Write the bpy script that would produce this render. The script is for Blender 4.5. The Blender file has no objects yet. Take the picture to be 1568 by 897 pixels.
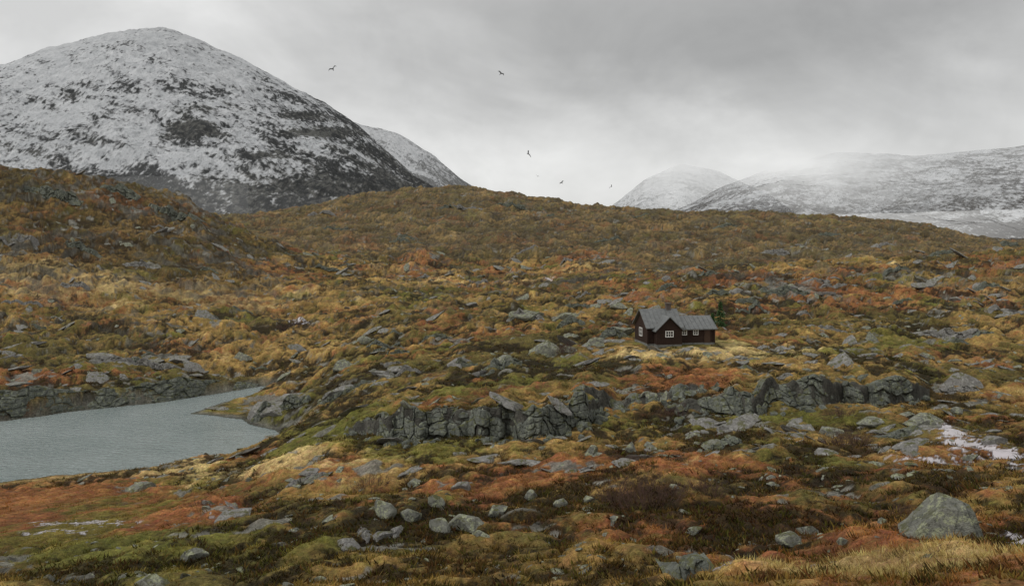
import bpy, bmesh, math, random
import numpy as np
rng=np.random.default_rng(7); random.seed(7)
F=1230.0; HZ=370.0; CX=784.0; WL=-20.0
scene=bpy.context.scene
f32=np.float32
# ---------------------------------------------------------------- noise
_g=rng.random(256)*2*np.pi
GX=np.cos(_g).astype(f32); GY=np.sin(_g).astype(f32)
def _h(xi,yi,seed):
    h=(xi.astype(np.uint32)*np.uint32(374761393)+yi.astype(np.uint32)*np.uint32(668265263)+np.uint32((seed*1013904223+12345)&0xffffffff))
    h=(h^(h>>np.uint32(13)))*np.uint32(1274126177)
    return (h^(h>>np.uint32(16)))
def perlin(x,y,seed=0):
    x=np.asarray(x,dtype=f32)+f32(1000.37); y=np.asarray(y,dtype=f32)+f32(1000.71)
    x0=np.floor(x); y0=np.floor(y); fx=x-x0; fy=y-y0
    xi=x0.astype(np.int32); yi=y0.astype(np.int32)
    u=fx*fx*fx*(fx*(fx*6-15)+10); v=fy*fy*fy*(fy*(fy*6-15)+10)
    def g(dx,dy):
        k=_h(xi+dx,yi+dy,seed)&np.uint32(255)
        return GX[k]*(fx-dx)+GY[k]*(fy-dy)
    a=g(0,0);b=g(1,0);c=g(0,1);d=g(1,1)
    return ((a+(b-a)*u)*(1-v)+(c+(d-c)*u)*v)*1.5
def fbm(x,y,lam,octs,pers=.5,seed=0,ridge=False,lac=2.03):
    s=0;a=1;t=0;l=lam
    for i in range(octs):
        n=perlin(x/l,y/l,seed+i*17)
        if ridge: n=1-2*np.abs(n)
        s=s+n*a;t+=a;a*=pers;l/=lac
    return s/t
def voro(x,y,seed):
    xi=np.floor(x).astype(np.int32)+1000; yi=np.floor(y).astype(np.int32)+1000; fx=x-np.floor(x); fy=y-np.floor(y)
    f1=np.full(x.shape,9.);f2=np.full(x.shape,9.);cid=np.zeros(x.shape)
    for dx in (-1,0,1):
        for dy in (-1,0,1):
            h=_h(xi+dx,yi+dy,seed); a=(h&np.uint32(1023))/1023.; b=((h>>np.uint32(10))&np.uint32(1023))/1023.; c=((h>>np.uint32(20))&np.uint32(1023))/1023.
            d=np.maximum(np.abs(dx+.15+.7*a-fx),np.abs(dy+.15+.7*b-fy))*.7+.3*np.hypot(dx+.15+.7*a-fx,dy+.15+.7*b-fy)
            m=d<f1; f2=np.where(m,f1,np.minimum(f2,d)); cid=np.where(m,c,cid); f1=np.where(m,d,f1)
    return cid,f2-f1
def ss(a,b,x):
    t=np.clip((x-a)/(b-a),0,1); return t*t*(3-2*t)
def smooth(a,s,axis):
    r=int(3*s)+1; k=np.exp(-.5*(np.arange(-r,r+1)/s)**2);k/=k.sum()
    p=[(0,0),(0,0)];p[axis]=(r,r)
    a=np.pad(a,p,mode='edge')
    return np.apply_along_axis(lambda m:np.convolve(m,k,'valid'),axis,a)
def srgb(r,g,b,k=1.0):
    c=np.array([r,g,b])/255.; return (np.where(c<=.04045,c/12.92,((c+.055)/1.055)**2.4)*k).astype(f32)

# ---------------------------------------------------------------- mesh helpers
def mesh_np(name,V,Fc,mat=None,smooth_=True,attrs=None,parent=None):
    me=bpy.data.meshes.new(name)
    V=np.ascontiguousarray(V,dtype=f32); Fc=np.ascontiguousarray(Fc,dtype=np.int32)
    n=Fc.shape[1]
    me.vertices.add(len(V)); me.vertices.foreach_set('co',V.ravel())
    me.loops.add(Fc.size); me.loops.foreach_set('vertex_index',Fc.ravel())
    me.polygons.add(len(Fc)); me.polygons.foreach_set('loop_start',np.arange(0,Fc.size,n,dtype=np.int32))
    me.update(calc_edges=True)
    me.polygons.foreach_set('use_smooth',np.full(len(Fc),smooth_,dtype=bool))
    if attrs:
        for k,a in attrs.items():
            if a.ndim==2:
                at=me.attributes.new(k,'FLOAT_COLOR','POINT')
                c=np.ones((len(V),4),dtype=f32); c[:,:3]=a; at.data.foreach_set('color',c.ravel())
            else:
                at=me.attributes.new(k,'FLOAT','POINT'); at.data.foreach_set('value',np.ascontiguousarray(a,dtype=f32))
    ob=bpy.data.objects.new(name,me); scene.collection.objects.link(ob)
    if mat: me.materials.append(mat)
    if parent: ob.parent=parent
    return ob
def grid_faces(nr,nc):
    i=np.arange(nr*nc,dtype=np.int32).reshape(nr,nc)
    return np.stack([i[:-1,:-1],i[:-1,1:],i[1:,1:],i[1:,:-1]],-1).reshape(-1,4)

# ---------------------------------------------------------------- node helper
class NT:
    def __init__(s,name):
        s.m=bpy.data.materials.new(name); s.m.use_nodes=True; s.t=s.m.node_tree; s.t.nodes.clear()
        s.out=s.n('ShaderNodeOutputMaterial')
    def n(s,ty,ins=None,**kw):
        nd=s.t.nodes.new(ty)
        for k,v in kw.items(): setattr(nd,k,v)
        if ins:
            for k,v in ins.items():
                if hasattr(v,'is_output'): s.t.links.new(v,nd.inputs[k])
                else: nd.inputs[k].default_value=v
        return nd
    def math(s,op,a,b=0.0,c=None,clamp=False):
        d={0:a,1:b}
        if c is not None: d[2]=c
        nd=s.n('ShaderNodeMath',d,operation=op); nd.use_clamp=clamp; return nd.outputs[0]
    def mix(s,f,a,b,blend='MIX'):
        nd=s.n('ShaderNodeMix',data_type='RGBA',blend_type=blend)
        for i,v in ((0,f),(6,a),(7,b)):
            if hasattr(v,'is_output'): s.t.links.new(v,nd.inputs[i])
            else: nd.inputs[i].default_value=v if i==0 else (tuple(v)+(1,))[:4]
        return nd.outputs[2]
    def rng(s,v,a,b,c=0.,d=1.):
        nd=s.n('ShaderNodeMapRange',{0:v,1:a,2:b,3:c,4:d}); return nd.outputs[0]
    def noise(s,vec,scale,detail=4,rough=.6,dist=0.):
        return s.n('ShaderNodeTexNoise',{'Vector':vec,'Scale':scale,'Detail':detail,'Roughness':rough,'Distortion':dist}).outputs[0]
    def attr(s,name,out=0):
        return s.n('ShaderNodeAttribute',attribute_name=name).outputs[out]
    def pos(s): return s.n('ShaderNodeNewGeometry').outputs['Position']
    def scaled(s,v,sc): return s.n('ShaderNodeMapping',{0:v,3:sc}).outputs[0]
    def finish(s,sh): s.t.links.new(sh,s.out.inputs[0]); return s.m

# ---------------------------------------------------------------- terrain table: bearing column -> (depth, sight row)
cols={
-700:[(4,1500),(8,1100),(20,935),(28,875),(40,830),(52,800),(60,785),(85,660),(88,615),(105,575),(125,530),(150,480),(175,430),(200,375),(225,320),(262,215),(290,260),(350,320),(450,345),(1500,360)],
0:[(4,1500),(8,1110),(20,935),(28,870),(40,815),(52,775),(62,747),(67,738),(89,645),(91,603),(105,570),(125,530),(150,487),(175,432),(200,385),(225,328),(262,236),(290,285),(350,330),(450,345),(1500,360)],
110:[(4,1500),(8,1110),(20,930),(28,865),(40,808),(52,765),(62,738),(68,727),(91,633),(94,597),(110,562),(130,525),(155,482),(180,430),(210,380),(235,325),(266,253),(300,300),(370,340),(450,345),(1500,360)],
200:[(4,1500),(8,1110),(20,925),(28,860),(40,800),(52,755),(62,730),(70,718),(96,621),(98,590),(115,560),(135,520),(160,478),(190,430),(220,375),(245,325),(272,270),(310,320),(400,345),(1500,355)],
290:[(4,1500),(8,1110),(20,915),(28,850),(40,790),(55,738),(66,712),(74,704),(100,612),(103,585),(120,552),(140,515),(165,476),(200,428),(230,378),(255,340),(280,301),(320,345),(420,347),(500,340),(560,345),(1500,352)],
380:[(4,1500),(8,1110),(20,905),(28,840),(40,775),(55,725),(76,692),(106,600),(112,585),(130,545),(155,500),(190,452),(230,412),(265,376),(288,352),(320,372),(420,350),(500,328),(560,326),(640,340),(1500,350)],
480:[(4,1500),(8,1110),(20,893),(28,822),(40,752),(50,712),(60,682),(75,640),(88,612),(100,588),(120,545),(150,500),(190,455),(235,416),(275,392),(310,396),(360,376),(430,346),(520,318),(570,312),(660,330),(1500,350)],
600:[(4,1500),(8,1110),(20,887),(28,812),(40,738),(48,700),(54,672),(66,622),(80,584),(95,548),(120,510),(150,478),(190,450),(240,426),(290,408),(370,365),(450,325),(550,290),(640,310),(1500,350)],
710:[(4,1500),(8,1110),(20,886),(28,805),(40,726),(50,678),(60,625),(75,585),(90,548),(110,515),(140,480),(180,455),(240,430),(310,398),(380,360),(460,315),(555,280),(640,300),(1500,350)],
800:[(4,1500),(8,1110),(20,886),(28,802),(40,722),(50,672),(60,618),(72,585),(85,550),(100,522),(125,488),(160,462),(200,445),(250,425),(320,390),(400,348),(480,317),(552,298),(640,320),(1500,350)],
900:[(4,1500),(8,1110),(19,890),(28,800),(38,726),(47,680),(56,635),(66,595),(78,560),(90,532),(110,505),(135,475),(170,450),(215,424),(245,424),(300,394),(400,350),(480,324),(540,313),(640,335),(1500,352)],
1030:[(4,1500),(8,1110),(18,890),(27,800),(38,722),(46,680),(54,643),(62,610),(70,580),(78,548),(85,531),(93,518),(108,500),(130,470),(165,438),(200,411),(232,424),(300,400),(400,355),(470,330),(530,324),(620,345),(1500,355)],
1200:[(4,1500),(8,1090),(16,897),(20,850),(28,775),(38,708),(48,658),(54,635),(62,600),(70,570),(80,545),(90,528),(105,502),(130,470),(160,440),(190,412),(211,400),(240,418),(300,398),(380,360),(450,334),(510,325),(590,345),(1500,360)],
1310:[(4,1500),(8,1060),(15,897),(20,835),(28,765),(37,707),(47,660),(54,633),(62,600),(72,570),(86,543),(100,515),(125,478),(155,442),(185,410),(210,396),(240,414),(300,394),(380,361),(450,340),(500,333),(580,352),(1500,360)],
1400:[(4,1500),(8,1040),(14,897),(20,820),(26,768),(36,706),(46,662),(54,630),(64,595),(78,562),(95,525),(120,485),(150,445),(180,412),(208,393),(240,408),(300,390),(380,362),(480,342),(560,360),(1500,362)],
1490:[(4,1500),(8,1030),(13.5,897),(20,812),(26,762),(36,705),(46,664),(55,628),(66,593),(82,556),(100,518),(125,478),(153,438),(182,404),(210,386),(240,396),(300,390),(390,374),(480,364),(560,372),(1500,364)],
1568:[(4,1500),(8,1020),(13,897),(20,805),(26,757),(36,705),(46,665),(56,627),(68,590),(85,550),(105,510),(130,470),(155,430),(185,395),(215,380),(240,386),(300,388),(400,384),(500,380),(1500,366)],
2300:[(4,1500),(8,1020),(13,897),(20,805),(26,755),(36,700),(46,660),(56,620),(68,580),(85,540),(105,500),(130,455),(155,410),(185,370),(215,350),(240,360),(300,375),(400,380),(500,380),(1500,366)],
}
def seg(a,b,st): return np.arange(a,b,st)
PX=np.concatenate([seg(-700,-40,9),seg(-40,1608,1.5),seg(1608,2300,9)])
def lg(a,b,st): return np.exp(np.arange(np.log(a),np.log(b),st))
D=np.concatenate([lg(4,11,.03),lg(11,45,.0037),lg(45,72,.0024),lg(72,300,.0040),lg(300,640,.0045),lg(640,1500,.02)])
LD=np.log(D)
ck=sorted(cols); tab=[]
LU=np.linspace(np.log(4),np.log(1500),700)
for k in ck:
    a=np.array(cols[k]); tab.append(np.interp(LU,np.log(a[:,0]),a[:,1]))
tab=smooth(np.array(tab).T,3.6,0)
PU=np.arange(-700,2301,10.)
t2=np.array([np.interp(PU,ck,r) for r in tab]); t2=smooth(t2,3.0,1)
def samp(T,lu,pu):
    a=(lu-LU[0])/(LU[1]-LU[0]); b=(pu-PU[0])/10.
    a=np.clip(a,0,len(LU)-1.001); b=np.clip(b,0,len(PU)-1.001)
    i=a.astype(int);j=b.astype(int);fa=(a-i)[:,None];fb=(b-j)[None,:]
    A=T[i][:,j];B=T[i][:,j+1];C=T[i+1][:,j];E=T[i+1][:,j+1]
    return A*(1-fa)*(1-fb)+B*(1-fa)*fb+C*fa*(1-fb)+E*fa*fb
PY=samp(t2,LD,PX)
NR,NC=len(D),len(PX)
DD=np.repeat(D[:,None],NC,1).astype(f32); PP=np.repeat(PX[None,:],NR,0).astype(f32)
X=(PP-CX)/F*DD; Y=DD.copy(); Z=((HZ-PY)*DD/F).astype(f32)
# cliffs (ledge line in plan, height)
cl=[dict(px=[525,560,600,700,800,900,945],d=[60,56,53.5,51.5,50.5,53.5,60],H=[0,1.3,1.7,1.8,2.1,1.7,0],L=11,s=0),
    dict(px=[1020,1080,1150,1200,1270,1295,1350,1400,1430],d=[57,56,55,55,56.5,58,58,60,64],H=[0,1.3,1.8,2.1,1.9,1.2,1.7,1.4,0],L=11,s=5),
    dict(px=[850,900,960,1040,1100],d=[57,58,59,60,62],H=[0,.5,.7,.6,0],L=9,s=9)]
for c in cl:
    q=np.arange(c['px'][0],c['px'][-1]+.1,.6); c['q']=q
    n=fbm(q,q*0+3.3,75,3,.6,seed=200+c['s']); n2=fbm(q,q*0+9.3,60,3,.55,seed=220+c['s'])
    c['dq']=np.interp(q,c['px'],c['d'])+n*3.2
    c['Hq']=np.interp(q,c['px'],c['H'])*np.clip(.9+.9*n2,.3,1.2)
cliffmask=np.zeros_like(Z)
for c in cl:
    de=np.interp(PP,c['q'],c['dq']); H=np.interp(PP,c['q'],c['Hq'],left=0,right=0)
    s=DD-de
    Z+=(H*ss(.25,.95,s)*np.exp(-np.clip(s-.9,0,None)/c['L'])).astype(f32)
    cliffmask=np.maximum(cliffmask,ss(.1,.3,s)*ss(1.5,1.0,s)*(H>.3))
# lake
lp=[(-700,800),(-300,768),(0,737),(100,727),(220,716),(300,704),(380,690),(425,676),(438,667),(425,660),(400,655),(370,643),(330,637),(292,633),(330,619),(375,607),(425,594),(400,591),(350,600),(300,608),(230,618),(130,628),(60,638),(0,645),(-300,660),(-700,672)]
onlake=lambda L:np.array([((a-CX)/F*(-WL*F/(b-HZ)), -WL*F/(b-HZ)) for a,b in L])
LP=onlake(lp)
def sdf(x,y,P):
    best=np.full(x.shape,1e9,dtype=f32); ins=np.zeros(x.shape,bool)
    n=len(P)
    for i in range(n):
        ax,ay=P[i]; bx,by=P[(i+1)%n]
        ex,ey=bx-ax,by-ay
        t=np.clip(((x-ax)*ex+(y-ay)*ey)/(ex*ex+ey*ey+1e-9),0,1)
        dd=(x-ax-t*ex)**2+(y-ay-t*ey)**2
        best=np.minimum(best,dd)
        with np.errstate(divide='ignore',invalid='ignore'):
            c=((ay>y)!=(by>y))&(x<(bx-ax)*(y-ay)/(by-ay+1e-12)+ax)
        ins^=c
    r=np.sqrt(best); return np.where(ins,-r,r)
SD=np.full(Z.shape,50,dtype=f32)
r0,r1=np.searchsorted(D,45),np.searchsorted(D,125); c1=np.searchsorted(PX,620)
SD[r0:r1,:c1]=sdf(X[r0:r1,:c1],Y[r0:r1,:c1],LP)+fbm(X[r0:r1,:c1],Y[r0:r1,:c1],4,4,.55,seed=5)*.9
# relief: rounded hummocks with sharp creases between
far=ss(150,330,DD)
bil=lambda lam,o,p,sd:.4-fbm(X,Y,lam,o,p,seed=sd,ridge=True)
b1=bil(6.0,2,.6,3); b2=bil(2.3,2,.6,4); b3=bil(.85,2,.6,6)
humm=fbm(X,Y,14,2,.5,seed=1)*.75+b1*.50+b2*.26
fine=b3*.09+fbm(X,Y,.7,2,.6,seed=8)*.05
fb=bil(19,4,.6,12)
big=fbm(X,Y,90,3,.5,seed=11)*4+fb*4.2+fbm(X,Y*1.5,40,2,.6,seed=14)*2.8
mid=bil(8,3,.6,15)*ss(80,140,DD)*1.1
amp=np.interp(DD,[4,12,20,60,120],[.2,.55,.9,1.1,1.6]).astype(f32)
cabx=(1046-CX)/F*86; caby=88.
calm=1-.9*np.exp(-(((X-cabx)/7.5)**2+((Y-caby)/5.5)**2)**2)
bog=np.exp(-(((PP-60)/190)**2+((PY-785)/38)**2)**2)
calm*=1-.85*bog
str_=np.exp(-(((PP-1465-(PY-672)*1.0)/95)**2+((PY-676)/13)**2)**2)
calm*=1-.6*str_
shore=ss(0,6,np.abs(SD))
humm=np.where(Y<126,humm*(.25+.75*shore),humm)
Z+=(humm*amp*calm*(1-.3*far)+fine*calm*(1-far)+big*far*.75+mid*(1-.2*far)).astype(f32)
# craggy ledges (terracing) on the hillsides
tn=fbm(X,Y,30,4,.5,seed=77); lhm=ss(470,250,PP)
ter=ss(.1,.16,tn)*1.0+ss(.32,.37,tn)*1.2+ss(-.12,-.07,tn)*.6
tg=ss(110,200,DD)*(.6+.8*lhm)*(1-.3*far); Z+=(ter*tg).astype(f32)
ledge=np.maximum(np.maximum(ss(.08,.11,tn)*ss(.18,.15,tn),ss(.30,.33,tn)*ss(.39,.36,tn)),ss(-.14,-.11,tn)*ss(-.05,-.08,tn)*.8)*np.clip(tg,0,1)
zc=-11.05
k=np.exp(-(((X-cabx)/6.5)**2+((Y-caby)/4.5)**2)**2); Z=Z*(1-k)+zc*k
bl=ss(0,3.5,SD); bl2=np.where(DD>88,ss(.4,1.3,SD),bl)
Z=np.where(SD<50, np.where(SD>0, WL+.04+np.maximum(Z-WL,.12)*bl2, WL-.25*(-SD)-.05), Z).astype(f32)
PYP=(HZ-Z/DD*F)
dZr=np.gradient(Z,axis=0)/np.gradient(Y,axis=0); dZc=np.gradient(Z,axis=1)/np.maximum(np.gradient(X,axis=1),1e-3)
slope=np.sqrt(dZr**2+dZc**2)
# ---------------------------------------------------------------- ground colours
A=fbm(X,Y,38,8,.86,seed=21)*2.2; B=fbm(X+7,Y,30,8,.86,seed=31)*2.2; C=fbm(X,Y,11,7,.86,seed=41)*2.2; Dn=fbm(X,Y,24,7,.84,seed=51)*2.1
def blob(px,py,rx,ry,s): return s*np.exp(-(((PP-px)/rx)**2+((PY-py)/ry)**2))
K=1.03
oliv=srgb(92,82,40,K); gold=srgb(162,128,66,K); rust=srgb(140,83,43,K); dark=srgb(42,36,24,K); moss=srgb(100,100,40,K); straw=srgb(198,174,114,K); redb=srgb(86,52,38,K)
gA=A-.02+blob(300,450,350,45,.5)+blob(330,720,200,16,1.0)+blob(1100,540,160,14,.8)+blob(950,545,60,10,.7)+blob(1350,870,330,30,.9)+blob(1480,830,130,50,.3)+blob(60,430,160,40,.2)-blob(850,590,160,30,.5)+blob(650,860,500,30,.3)
gB=B-.04+blob(70,785,240,34,1.9)+blob(860,712,230,16,1.1)+blob(700,735,160,10,.6)+blob(1060,585,80,20,1.1)+blob(60,575,160,10,.6)+blob(150,300,200,50,.2)+blob(1300,450,300,40,.35)+blob(1440,640,150,12,.5)+blob(1200,720,250,25,.4)+blob(700,400,400,30,.1)-blob(650,690,110,20,.9)-blob(500,860,300,40,.3)
gM=Dn+.02+blob(640,690,130,26,1.5)+blob(480,655,80,20,1.0)+blob(1050,528,90,9,1.1)+blob(1130,640,200,10,.6)+blob(600,850,260,40,.35)+blob(180,850,200,30,.3)+blob(1080,800,200,40,.3)-blob(900,380,600,30,.2)+blob(1250,540,100,14,.5)
gD=C+.08-.5*(b2+b1*.5)+.12*ss(45,25,DD)+blob(840,570,180,22,.45)+blob(100,370,130,25,.2)+blob(1330,560,150,12,.3)-blob(70,785,240,34,2)-blob(300,455,300,25,.25)-blob(1050,528,90,10,1)  # dark heath patches; the relief term also paints shade into hummock creases
col=np.broadcast_to(oliv,Z.shape+(3,)).copy()
def mixc(f,c):
    global col
    f=np.clip(f,0,1)[...,None]; col=col*(1-f)+c*f
mixc(ss(-.25,.4,gA)*.75,gold)
mixc(ss(.0,.5,gB)*.75,rust)
mixc(ss(.12,.6,gM)*.8,moss)
mixc(ss(.4,.9,gA)*.65,straw)
mixc(ss(.45,.8,-C+.5*B)*.5,redb)
mixc(ss(.05,.42,gD)*.88,dark)
mr=np.maximum(ss(290,340,DD),ss(222,236,DD)*ss(900,980,PP)); mixc(mr*.5,srgb(92,81,60,K))  # far ridges: muted brown, with distance haze mixed into the albedo
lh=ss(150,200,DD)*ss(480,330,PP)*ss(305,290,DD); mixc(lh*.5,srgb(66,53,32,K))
hv=np.clip(1+1.0*np.clip(np.where(DD>150,fb*.7+(mid*.4),b2*.4+b1*.35+b3*.35),-.6,.5),.42,1.45); col*=hv[...,None]  # relief shade painted into the colour: creases darker, hummock tops lighter
# exposed bedrock
R=fbm(X,Y*1.4,5,4,.75,seed=61)*2.0; R2=fbm(X,Y*1.2,16,5,.8,seed=66)*2.0
Rm=np.where(DD>120,R*.6+R2*.75,R)
rb=.08+blob(410,612,60,16,.9)+blob(520,592,40,8,.7)+blob(1450,515,60,9,.6)+blob(1210,440,60,7,.7)+blob(200,549,100,5,.9)+blob(30,580,60,5,.8)+blob(110,380,50,12,.3)+blob(1250,430,300,30,.2)+blob(200,310,150,40,.25)
rock=ss(.64,.74,Rm+rb)*.9
rock=np.maximum(rock,ss(1.0,1.3,slope)*ss(90,130,DD)*.6)
rock=np.maximum(rock,ledge*ss(-.3,.2,R2+.2)*.8)
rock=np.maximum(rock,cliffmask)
rock=np.maximum(rock,ss(1.6,.4,SD)*(SD<5)*(DD>86)*.9)
rock*=1-np.clip(bog*1.2,0,1)
rn=fbm(X,Y,1.8,5,.75,seed=71); rn2=fbm(X,Y,9,5,.8,seed=72)
rc=srgb(112,110,101,K)*(1+1.0*rn[...,None]+.9*rn2[...,None])
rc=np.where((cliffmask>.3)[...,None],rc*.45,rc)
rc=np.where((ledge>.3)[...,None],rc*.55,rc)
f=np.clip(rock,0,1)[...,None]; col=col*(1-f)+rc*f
# wet patches, brook
W=fbm(X,Y*2,1.3,4,.8,seed=81)*2
wb=blob(1440,655,18,7,1.6)+blob(1462,668,28,7,1.5)+blob(1495,680,38,7,1.4)+blob(1430,693,65,3,1.3)+blob(1545,688,45,5,1.4)+blob(1385,684,24,3,1.0)+blob(1560,712,30,8,1.1)+blob(130,800,80,5,1.0)+blob(90,812,50,4,.9)+blob(460,495,18,3,1.1)+blob(838,430,9,4,1.1)+blob(1560,800,30,10,1.5)+blob(1280,855,40,4,.8)+blob(1100,885,40,4,.7)+blob(350,792,40,3,.6)+blob(705,430,8,2,.9)
wet=ss(.1,.3,W*1.3-.72+wb)*ss(.12,.4,wb)
f=(wet*.9)[...,None]; col=col*(1-f)+srgb(188,182,186)*f
f=(ss(.8,-.2,SD)*.8)[...,None]; col=col*(1-f)+srgb(60,62,52)*f
f=(ss(4.5,1,SD)*ss(.2,.8,SD)*(DD<84)*.7)[...,None]; col=col*(1-f)+srgb(168,142,88,K)*f
col=np.clip(col,.005,.7).astype(f32)

def ground_mat():
    m=NT('moorland'); p=m.pos()
    c=m.attr('Col'); wt=m.attr('wet',2)
    n1=m.noise(p,5.0,5,.8); n2=m.noise(p,26.0,2,.7); n3=m.noise(p,.6,5,.82)
    k=m.math('MULTIPLY',m.rng(n1,.3,.7,.42,1.58),m.rng(n2,.3,.7,.65,1.35))
    k=m.math('MULTIPLY',k,m.rng(n3,.3,.7,.5,1.5))
    k=m.math('ADD',m.math('MULTIPLY',k,m.math('SUBTRACT',1,wt)),wt)
    kk=m.n('ShaderNodeCombineXYZ',{0:k,1:k,2:k}).outputs[0]
    cc=m.mix(1.0,c,kk,'MULTIPLY')
    hs=m.n('ShaderNodeHueSaturation',{'Hue':m.rng(m.noise(p,2.2,3,.75),.3,.7,.478,.52),'Saturation':.94,'Color':cc}).outputs[0]
    bsum=m.math('ADD',m.math('MULTIPLY',n1,.13),m.math('MULTIPLY',n2,.04)); bsum=m.math('ADD',bsum,m.math('MULTIPLY',n3,.45))
    bsum=m.math('MULTIPLY',bsum,m.math('SUBTRACT',1,m.math('MULTIPLY',wt,.9)))
    bp=m.n('ShaderNodeBump',{'Strength':.9,'Distance':1.0,'Height':bsum})
    ro=m.math('SUBTRACT',.9,m.math('MULTIPLY',wt,.72))
    b=m.n('ShaderNodeBsdfPrincipled',{'Base Color':hs,'Roughness':ro,'Normal':bp.outputs[0],'Specular IOR Level':m.math('ADD',.12,m.math('MULTIPLY',wt,.6))})
    return m.finish(b.outputs[0])
V=np.stack([X,Y,Z],-1).reshape(-1,3)
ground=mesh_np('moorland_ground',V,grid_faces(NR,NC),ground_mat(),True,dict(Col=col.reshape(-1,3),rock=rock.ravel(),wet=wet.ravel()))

def gi(px,d):
    j=np.clip(np.searchsorted(PX,px),0,NC-1); i=np.clip(np.searchsorted(D,d),0,NR-1); return i,j
def zat(x,y):
    i,j=gi(CX+F*x/y,y); return Z[i,j]
def hit(px,py):
    j=min(np.searchsorted(PX,px),NC-1); s=np.searchsorted(D,10)
    w=np.nonzero(PYP[s:,j]<=py)[0]; i=s+(w[0] if len(w) else 0)
    return float(X[i,j]),float(Y[i,j]),float(Z[i,j])

# ---------------------------------------------------------------- lake
def water_mat():
    m=NT('lake_water'); p=m.pos()
    v=m.n('ShaderNodeMapping',{0:p,2:(0,0,math.radians(20)),3:(1.0,2.6,1)}).outputs[0]
    n1=m.noise(v,.9,4,.6,.4); n2=m.noise(v,2.4,3,.65)
    h=m.math('ADD',m.math('MULTIPLY',n1,.34),m.math('MULTIPLY',n2,.18))
    bp=m.n('ShaderNodeBump',{'Strength':1.0,'Distance':1.3,'Height':h})
    cc=m.mix(m.rng(m.noise(p,.10,4,.6),.3,.7),(.16,.21,.20),(.30,.35,.335))
    cc=m.mix(m.rng(n2,.35,.7,.0,.6),cc,(.42,.46,.45))
    b=m.n('ShaderNodeBsdfPrincipled',{'Base Color':cc,'Roughness':.1,'IOR':1.34,'Normal':bp.outputs[0],'Specular IOR Level':.7})
    return m.finish(b.outputs[0])
mesh_np('lake_water',np.array([(-170,45,WL),(-10,45,WL),(-10,125,WL),(-170,125,WL)]),np.array([[0,1,2,3]]),water_mat(),False)

# ---------------------------------------------------------------- mountains
def mountain(name,px0,px1,sil,d0,dc,d1,base,seed,rough,snowf,mat,ncol=900,nrow=520,shape=1.2,crest=.85,lo=-.35,hi=.45,th=-28,ridge=True,fs=1.0):
    px=np.linspace(px0,px1,ncol); t=np.linspace(0,1,nrow)
    dd=np.where(t<.8,d0+(dc-d0)*(t/.8),dc+(d1-dc)*((t-.8)/.2))
    S=np.interp(px,[a for a,b in sil],[b for a,b in sil]); k=np.ones(15)/15.; S=np.convolve(np.pad(S,7,mode='edge'),k,'valid')
    Dm=np.repeat(dd[:,None],ncol,1); Pm=np.repeat(px[None,:],nrow,0)
    zc_=(HZ-S)/F*dc; zb=(HZ-base)/F*d0
    tt=np.clip(t/.8,0,1)[:,None]
    prof=tt**shape; back=1-ss(.8,1.0,t)[:,None]*.6
    Zm=(zb+(zc_[None,:]-zb)*prof)*back
    Xm=(Pm-CX)/F*Dm; Ym=Dm
    sc=dc/1600.
    env=ss(0,.25,tt)
    n=fbm(Xm,Ym,420*sc,3,.5,seed,ridge)*24*sc*(1-crest*ss(.6,1,tt))+fbm(Xm,Ym*.7,110*sc,6,.62,seed+3,ridge)*17*sc*(1-.6*ss(.8,1,tt))
    Zm=Zm+n*rough*env
    pym=HZ-Zm/Dm*F
    th=math.radians(th)
    a=(Xm*math.cos(th)+Zm*math.sin(th)); b=(-Xm*math.sin(th)+Zm*math.cos(th))
    st=fbm(a/3.4,b+Ym*.25,24*sc*fs,6,.8,seed+9)*2; st2=fbm(a/2.2,b+Ym*.3,75*sc*fs,6,.74,seed+19)*2
    gr=fbm(Xm,Ym*.6,8*sc,3,.85,seed+29)*2
    gz=np.gradient(Zm,axis=1)/np.maximum(np.gradient(Xm,axis=1),.1)
    sn=snowf(Pm,pym)+.6*st+.5*st2+.5*gr-.25*np.clip(np.abs(gz)-.5,0,1.5)
    snow=ss(lo,hi,sn)
    V=np.stack([Xm,Ym,Zm],-1).reshape(-1,3)
    return mesh_np(name,V,grid_faces(nrow,ncol),mat,True,dict(snow=snow.ravel(),dk=ss(-.3,.6,st2+gr).ravel()))
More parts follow.
